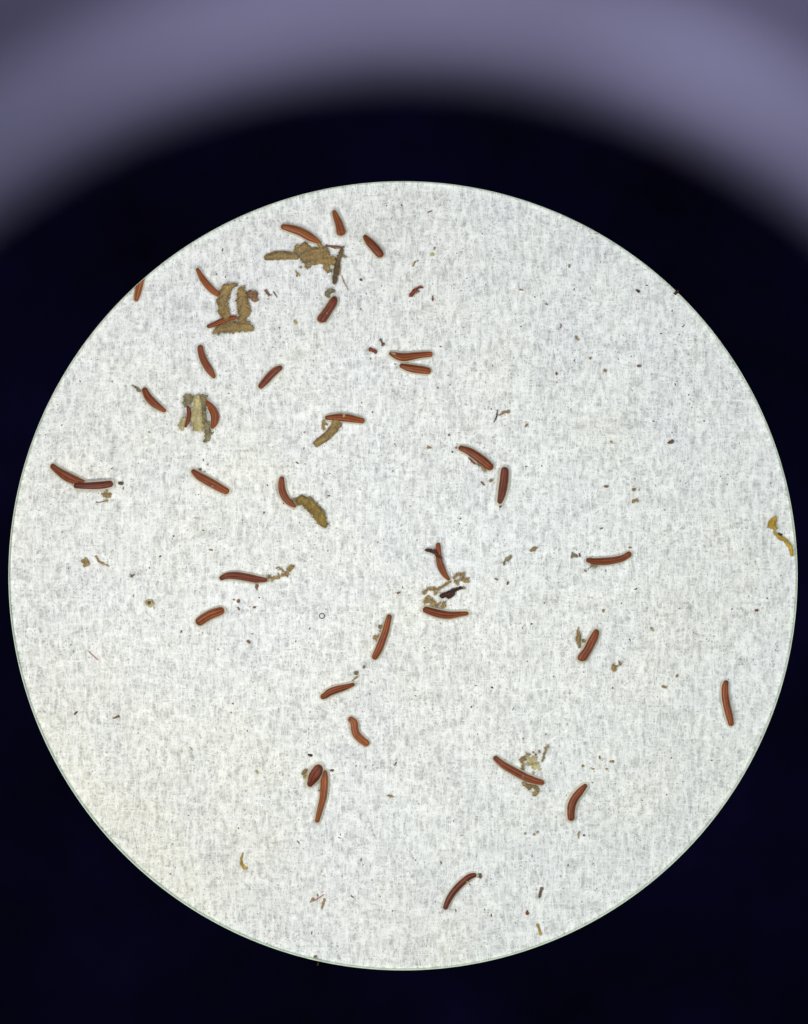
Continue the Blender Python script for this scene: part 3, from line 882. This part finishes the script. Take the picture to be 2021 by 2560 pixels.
yl = empty('yellow_streak', (*W(1955, 1340), Z_REST))
tag(yl, 'mustard yellow streak beside the right edge of the view', 'crumb', CG)
blob('flake_piece', 'T', [[(1442, 405, 32), (1408, 468, 82), (1440, 515, 40)]], 'yellow', rough=0.3, h=0.5, parent=yl)
blob('flake_piece', 'T', [[(1435, 555, 30), (1478, 608, 36), (1550, 642, 42), (1608, 710, 42), (1618, 795, 34)]], 'yellow', rough=0.35, h=0.5, parent=yl)
blob('dark_spot', 'T', [[(1485, 575, 22), (1510, 582, 16)]], 'black', rough=0.2, h=0.5, parent=yl)
blob('crumb', 'T', [[(1235, 1390, 22), (1255, 1388, 22)]], 'rust', 'small rusty square grain near the right edge, below the mustard streak', 'crumb', CG, 0.3, 0.5)
blob('crumb', 'T', [[(120, 1588, 18), (145, 1612, 10)]], 'pale', 'faint beige flake far right of the thick dark seed', 'crumb', CG, 0.5, 0.3)

blob('crumb', 'K', [[(475, 265, 46)]], 'grey', 'round grey ball above the knobbed striped seed', 'crumb', CG, 0.15, 0.8)
blob('crumb', 'K', [[(440, 345, 16), (465, 322, 20), (492, 303, 16)]], 'gold', 'golden bit between the grey ball and the knobbed seed', 'crumb', CG, 0.8, 0.4)
blob('crumb', 'K', [[(560, 192, 18), (556, 208, 16)]], 'tan', 'brown grain up right of the round grey ball', 'crumb', CG, 0.3, 0.5)
blob('crumb', 'K', [[(205, 1305, 20), (228, 1305, 20)]], 'umber', 'tiny star shaped crumb right of the long upright seed', 'crumb', CG, 0.8, 0.4)
blob('crumb', 'K', [[(815, 1570, 14), (845, 1582, 20), (885, 1588, 8)]], 'gold', 'small spiky gold crumb low in the middle', 'crumb', CG, 0.8, 0.4)
blob('crumb', 'L', [[(762, 292, 28), (735, 285, 14)]], 'black', 'black chip above the fat oval seed', 'crumb', CG, 0.3, 0.5)
blob('crumb', 'L', [[(672, 488, 26), (692, 462, 40), (706, 445, 30)]], 'olive', 'smooth olive oval left of the fat oval seed', 'crumb', CG, 0.1, 0.7)
blob('crumb', 'L', [[(690, 520, 30), (722, 518, 40)]], 'yellow', 'yellow crumb between the olive oval and the fat oval seed', 'crumb', CG, 0.7, 0.5)
blob('crumb', 'L', [[(175, 458, 22), (190, 475, 18)]], 'pale', 'faint gold crumb well left of the fat oval seed', 'crumb', CG, 0.8, 0.3)
blob('crumb', 'L', [[(850, 662, 28)]], 'grey', 'grey bead on the left side of the long upright seed', 'crumb', CG, 0.3, 0.6, z=0.002)
lp = empty('debris_loop', (*W(1335, 1905), Z_REST))
tag(lp, 'open loop of olive grains rising from a long striped seed at lower right', 'clump', HG)
for st, mm in (([(545, 520, 40), (530, 430, 46), (590, 368, 34), (655, 345, 20)], 'olive'), ([(670, 350, 14), (705, 398, 14)], 'tan'),
               ([(745, 440, 18), (768, 385, 26), (775, 345, 26), (805, 275, 26)], 'olive'), ([(725, 335, 20)], 'gold'),
               ([(600, 460, 12)], 'gold'), ([(650, 470, 12)], 'gold'), ([(660, 565, 22)], 'pale')):
    blob('grain_string', 'M', [st], mm, rough=0.9, h=0.45, fine=0.9, parent=lp, freq=110)
blob('debris_film', 'M', [[(640, 440, 120), (690, 500, 70)]], 'pale', rough=1.0, h=0.12, fine=1.0, parent=lp, z=-0.0008, freq=130)
blob('debris_clump', 'M', [[(555, 675, 44), (615, 710, 56)], [(655, 695, 46), (695, 735, 44), (672, 790, 44)]], 'olive',
     'olive crumb clump under the long striped seed at lower right', 'clump', HG, 0.6, 0.5, fine=0.9)
blob('crumb', 'M', [[(1365, 405, 20), (1362, 380, 10)]], 'olive', 'upright green gold grain above the banana shaped seed', 'crumb', CG, 0.6, 0.4)
blob('crumb', 'M', [[(1475, 438, 18), (1505, 442, 22)]], 'gold', 'gold grain, highest right of the scatter above the banana shaped seed', 'crumb', CG, 0.8, 0.4)
blob('crumb', 'M', [[(1185, 490, 24)]], 'gold', 'gold grain, leftmost of the scatter above the banana shaped seed', 'crumb', CG, 0.8, 0.4)
blob('crumb', 'M', [[(1440, 524, 22), (1428, 518, 12)]], 'gold', 'gold grain, lowest right of the scatter above the banana shaped seed', 'crumb', CG, 0.8, 0.4)
blob('crumb', 'M', [[(1270, 510, 10), (1290, 522, 12), (1305, 520, 10)]], 'gold', 'curved gold grain in the middle of the scatter above the banana seed', 'crumb', CG, 0.5, 0.4)
blob('crumb', 'M', [[(665, 1218, 24)], [(700, 1195, 16)], [(570, 1208, 18)]], 'gold', 'faint gold trio low, left of the banana shaped seed', 'crumb', CG, 0.9, 0.3)
blob('crumb', 'M', [[(1148, 1190, 12), (1136, 1215, 10), (1140, 1260, 8)]], 'gold', 'thin gold hook below the banana shaped seed', 'crumb', CG, 0.4, 0.3)
blob('crumb', 'M', [[(1195, 1228, 18)]], 'violet', 'black dot beside the thin gold hook', 'crumb', CG, 0.3, 0.4)
blob('crumb', 'N', [[(770, 368, 28), (774, 392, 26)], [(745, 395, 12)]], 'umber', 'square brown crumb off the right tip of the lowest seed', 'crumb', CG, 0.5, 0.4)
blob('crumb', 'N', [[(1430, 515, 30), (1415, 560, 26), (1408, 602, 22)]], 'umber', 'brown upright crumb at lower right, above two smaller ones', 'crumb', CG, 0.5, 0.5)
blob('crumb', 'N', [[(1272, 778, 34)], [(1272, 755, 10)]], 'rust', 'red brown round crumb at lower right', 'crumb', CG, 0.4, 0.5)
blob('crumb', 'N', [[(1382, 900, 22), (1400, 945, 18), (1418, 1000, 26)]], 'yellow', 'mustard rod near the bottom edge of the view', 'crumb', CG, 0.4, 0.5)
blob('crumb', 'P', [[(462, 305, 10), (442, 370, 16), (448, 420, 28), (475, 465, 30), (508, 466, 14)]], 'yellow',
     'gold crescent flake at lower left', 'crumb', CG, 0.5, 0.5)
blob('crumb', 'P', [[(1180, 832, 16), (1212, 800, 28)], [(1256, 765, 14), (1256, 735, 8)]], 'gold', 'winged gold crumb with a red sliver across it', 'crumb', CG, 0.6, 0.4)
blob('sliver', 'P', [[(1218, 818, 8), (1325, 748, 8)]], 'pink', 'straight red sliver across the winged gold crumb', 'splinter', CG, 0.05, 0.4, z=0.003)
blob('crumb', 'P', [[(1330, 808, 28), (1318, 850, 22), (1302, 905, 12)]], 'gold', 'wedge shaped gold crumb right of the red sliver', 'crumb', CG, 0.5, 0.4)
blob('crumb', 'P', [[(1235, 1412, 28)]], 'tan', 'orange dot at the bottom edge of the view', 'crumb', CG, 0.3, 0.4)
blob('crumb', 'P', [[(1262, 1478, 24), (1270, 1462, 14)]], 'black', 'black nub on the bottom edge of the view', 'crumb', CG, 0.3, 0.4, z=0.026)
blob('hair', 'Q', [[(520, 118, 7), (622, 212, 7)]], 'pink', 'straight faint mauve hair at lower left', 'hair', None, 0.05, 0.3)
blob('crumb', 'Q', [[(372, 792, 12), (390, 775, 20), (408, 762, 10)]], 'umber', 'dark oval grain near the lower left edge', 'crumb', CG, 0.3, 0.4)
blob('crumb', 'Q', [[(790, 832, 12), (818, 822, 22), (845, 815, 14)]], 'tan', 'tan spindle right of the dark oval grain at lower left', 'crumb', CG, 0.6, 0.4)
blob('crumb', 'Q', [[(1608, 1145, 12), (1630, 1180, 10)]], 'pale', 'faint tan mark left of the gold crescent flake', 'crumb', CG, 0.5, 0.3)
rg = blob('crumb', 'U', [[(1225, 790, 26), (1245, 770, 22), (1285, 775, 22), (1302, 805, 26), (1268, 838, 24), (1232, 812, 24)]], 'pale',
          'gold rimmed ring shaped crumb with a dark middle, left of the stout blunt seed', 'crumb', CG, 0.5, 0.5)
blob('core', 'U', [[(1258, 797, 30)]], 'umber', rough=0.3, h=0.6, parent=rg, z=0.0)
blob('crumb', 'U', [[(1600, 1098, 16), (1585, 1115, 10)]], 'umber', 'small brown comma left below the stout blunt seed', 'crumb', CG, 0.4, 0.4)
blob('crumb', 'R', [[(475, 52, 12), (490, 40, 12), (510, 36, 8)]], 'tan', 'tiny arched tan crumb near the very top', 'crumb', CG, 0.5, 0.4)
blob('crumb', 'R', [[(540, 428, 28), (536, 442, 18)]], 'gold', 'gold grain above the lemon yellow dot', 'crumb', CG, 0.4, 0.4)
blob('crumb', 'R', [[(516, 498, 44)]], 'lemon', 'lemon yellow translucent dot at upper middle', 'crumb', CG, 0.4, 0.4)
blob('crumb', 'R', [[(312, 618, 18), (328, 585, 18), (340, 575, 10)], [(362, 565, 12)]], 'gold', 'thin gold crumb left below the lemon yellow dot', 'crumb', CG, 0.7, 0.4)
fr = empty('broken_seed', (*W(1041, 727), Z_REST))
tag(fr, 'broken dark red seed piece with a bent tip, upper middle', 'seed', CG)
blob('fragment_body', 'R', [[(290, 932, 44), (320, 895, 46), (350, 868, 36)]], 'rust', rough=0.15, h=0.8, parent=fr)
blob('fragment_tip', 'R', [[(365, 852, 20), (390, 846, 26), (415, 850, 18)]], 'rust', rough=0.2, h=0.7, parent=fr)
blob('fragment_flake', 'R', [[(372, 892, 20)], [(350, 910, 10)]], 'tan', rough=0.6, h=0.4, parent=fr)
blob('crumb', 'R', [[(522, 945, 14), (520, 970, 18), (522, 990, 14)], [(540, 968, 8)]], 'rust', 'tiny red brown split grain right of the broken seed piece', 'crumb', CG, 0.5, 0.5)
blob('crumb', 'R', [[(1445, 873, 12), (1480, 878, 26)]], 'gold', 'gold crumb high in the empty upper right', 'crumb', CG, 0.7, 0.4)
for (pts, mm, lb) in (
        ([(272, 190, 26), (270, 210, 16)], 'gold', 'gold crumb nearest the upper right edge of the view'),
        ([(28, 600, 16), (40, 606, 12)], 'tan', 'tan speck left of the upper right edge crumbs'),
        ([(176, 812, 12), (186, 835, 14), (176, 852, 10)], 'tan', 'tan s shaped crumb in the upper right'),
        ([(345, 945, 18), (350, 965, 26), (368, 985, 12)], 'gold', 'gold crumb below the tan s shaped one in the upper right'),
        ([(495, 1180, 26)], 'gold', 'gold grain right below the middle of the upper right paper'),
        ([(650, 1310, 28)], 'gold', 'olive gold grain, lower right of a diagonal row'),
        ([(1005, 1262, 16), (1030, 1262, 18)], 'tan', 'tan lozenge toward the right edge'),
        ([(132, 1335, 16), (136, 1352, 14)], 'rust', 'rusty speck at middle right of the paper')):
    blob('crumb', 'S', [pts], mm, lb, 'crumb', CG, 0.7, 0.45)
blob('crumb', 'S', [[(985, 448, 12), (1010, 465, 24)]], 'violet', 'dark violet chip near the upper right edge', 'crumb', CG, 0.6, 0.4)
blob('crumb', 'S', [[(1400, 488, 32), (1425, 470, 36)]], 'black', 'black chip jutting from the upper right edge of the view', 'crumb', CG, 0.2, 0.6, z=0.008)
blob('crumb', 'V', [[(1070, 874, 18), (1090, 874, 18)]], 'tan', 'smooth brown lentil at middle right', 'crumb', CG, 0.1, 0.7)
blob('crumb', 'V', [[(1310, 902, 24)], [(1360, 908, 16)]], 'gold', 'pale gold crumb pair, upper of two right of the brown lentil', 'crumb', CG, 0.9, 0.35)
blob('crumb', 'V', [[(1312, 1000, 26), (1338, 985, 22), (1345, 1005, 16)]], 'gold', 'gold cluster, lower of two right of the brown lentil', 'crumb', CG, 0.9, 0.45)
blob('crumb', 'V', [[(1608, 502, 22), (1640, 492, 24)]], 'umber', 'speckled brown crumb high at middle right', 'crumb', CG, 0.9, 0.45)
blob('crumb', 'V', [[(1120, 492, 16), (1135, 508, 12)]], 'pale', 'faint olive speck left of the speckled brown crumb', 'crumb', CG, 0.8, 0.3)

# pale dots stuck to two of the seeds
blob('flake', 'L', [[(797, 535, 18)], [(748, 552, 12)]], 'pale', 'two pale dots on the fat oval seed', 'flake', CG, 0.1, 0.3, z=0.0215, cell=0.001)
blob('flake', 'A', [[(932, 1298, 12), (938, 1306, 12)]], 'pale', 'white speck on the wine red club shaped seed', 'flake', CG, 0.1, 0.3, z=0.0205, cell=0.001)
blob('flake', 'C', [[(996, 1430, 22)]], 'pale', 'tiny pale dot on the striped seed below the pale mass', 'flake', CG, 0.3, 0.3, z=0.0165)
blob('flake', 'M', [[(545, 588, 30), (540, 610, 16)]], 'grey', 'grey flake on the long striped seed at lower right', 'flake', CG, 0.4, 0.3, z=0.016)
blob('flake', 'N', [[(605, 425, 26), (640, 440, 18)]], 'pale', 'pale fleck on the upper part of the lowest seed', 'flake', CG, 0.6, 0.3, z=0.011)

# an air bubble: thin dark outlined ring
bx, by = W(805.4, 1539.7)
vs, fs = [], []
for i in range(48):
    for j in range(8):
        t, p = 2 * math.pi * i / 48, 2 * math.pi * j / 8
        rr = 0.0064 + 0.0009 * math.cos(p)
        vs.append((rr * math.cos(t), rr * math.sin(t), 0.002 + 0.0009 * math.sin(p)))
for i in range(48):
    for j in range(8):
        a, b_ = (i + 1) % 48, (j + 1) % 8
        fs.append((i * 8 + j, a * 8 + j, a * 8 + b_, i * 8 + b_))
o = mesh_obj('air_bubble', vs, fs, M['bubble'], None, True, (bx, by, Z_REST - 0.002))
tag(o, 'tiny clear bubble with a thin dark outline left of centre', 'bubble')


# ------------------------------------------------------------------ dust nobody could count
def build_dust(name, cnt, mat, smin, smax, label, zlo=0.0018):
    vs, fs = [], []
    for _ in range(cnt):
        r = 0.965 * math.sqrt(random.random())
        t = random.random() * 2 * math.pi
        x, y = r * math.cos(t), r * math.sin(t)
        s = smin + (smax - smin) * random.random() ** 3
        el = random.uniform(1.0, 2.4)
        an = random.random() * math.pi
        k = len(vs)
        m_ = 6
        for q in range(m_):
            a = 2 * math.pi * q / m_
            rr = s * random.uniform(0.6, 1.3)
            u, v = rr * math.cos(a) * el, rr * math.sin(a)
            vs.append((x + u * math.cos(an) - v * math.sin(an), y + u * math.sin(an) + v * math.cos(an), zlo))
        vs.append((x, y, zlo + s * 0.9))
        vs.append((x, y, zlo - s * 0.4))
        for q in range(m_):
            fs.append((k + q, k + (q + 1) % m_, k + m_))
            fs.append((k + (q + 1) % m_, k + q, k + m_ + 1))
    o = mesh_obj(name, vs, fs, M[mat])
    tag(o, label, 'dust', None, 'stuff')


build_dust('dark_dust', 110, 'black', 0.0006, 0.0020, 'fine dark dust specks all over the paper')
build_dust('brown_dust', 150, 'tan', 0.0007, 0.0022, 'fine brown dust specks all over the paper')
build_dust('grey_dust', 450, 'grey', 0.0008, 0.0024, 'fine grey dust all over the paper', 0.0012)
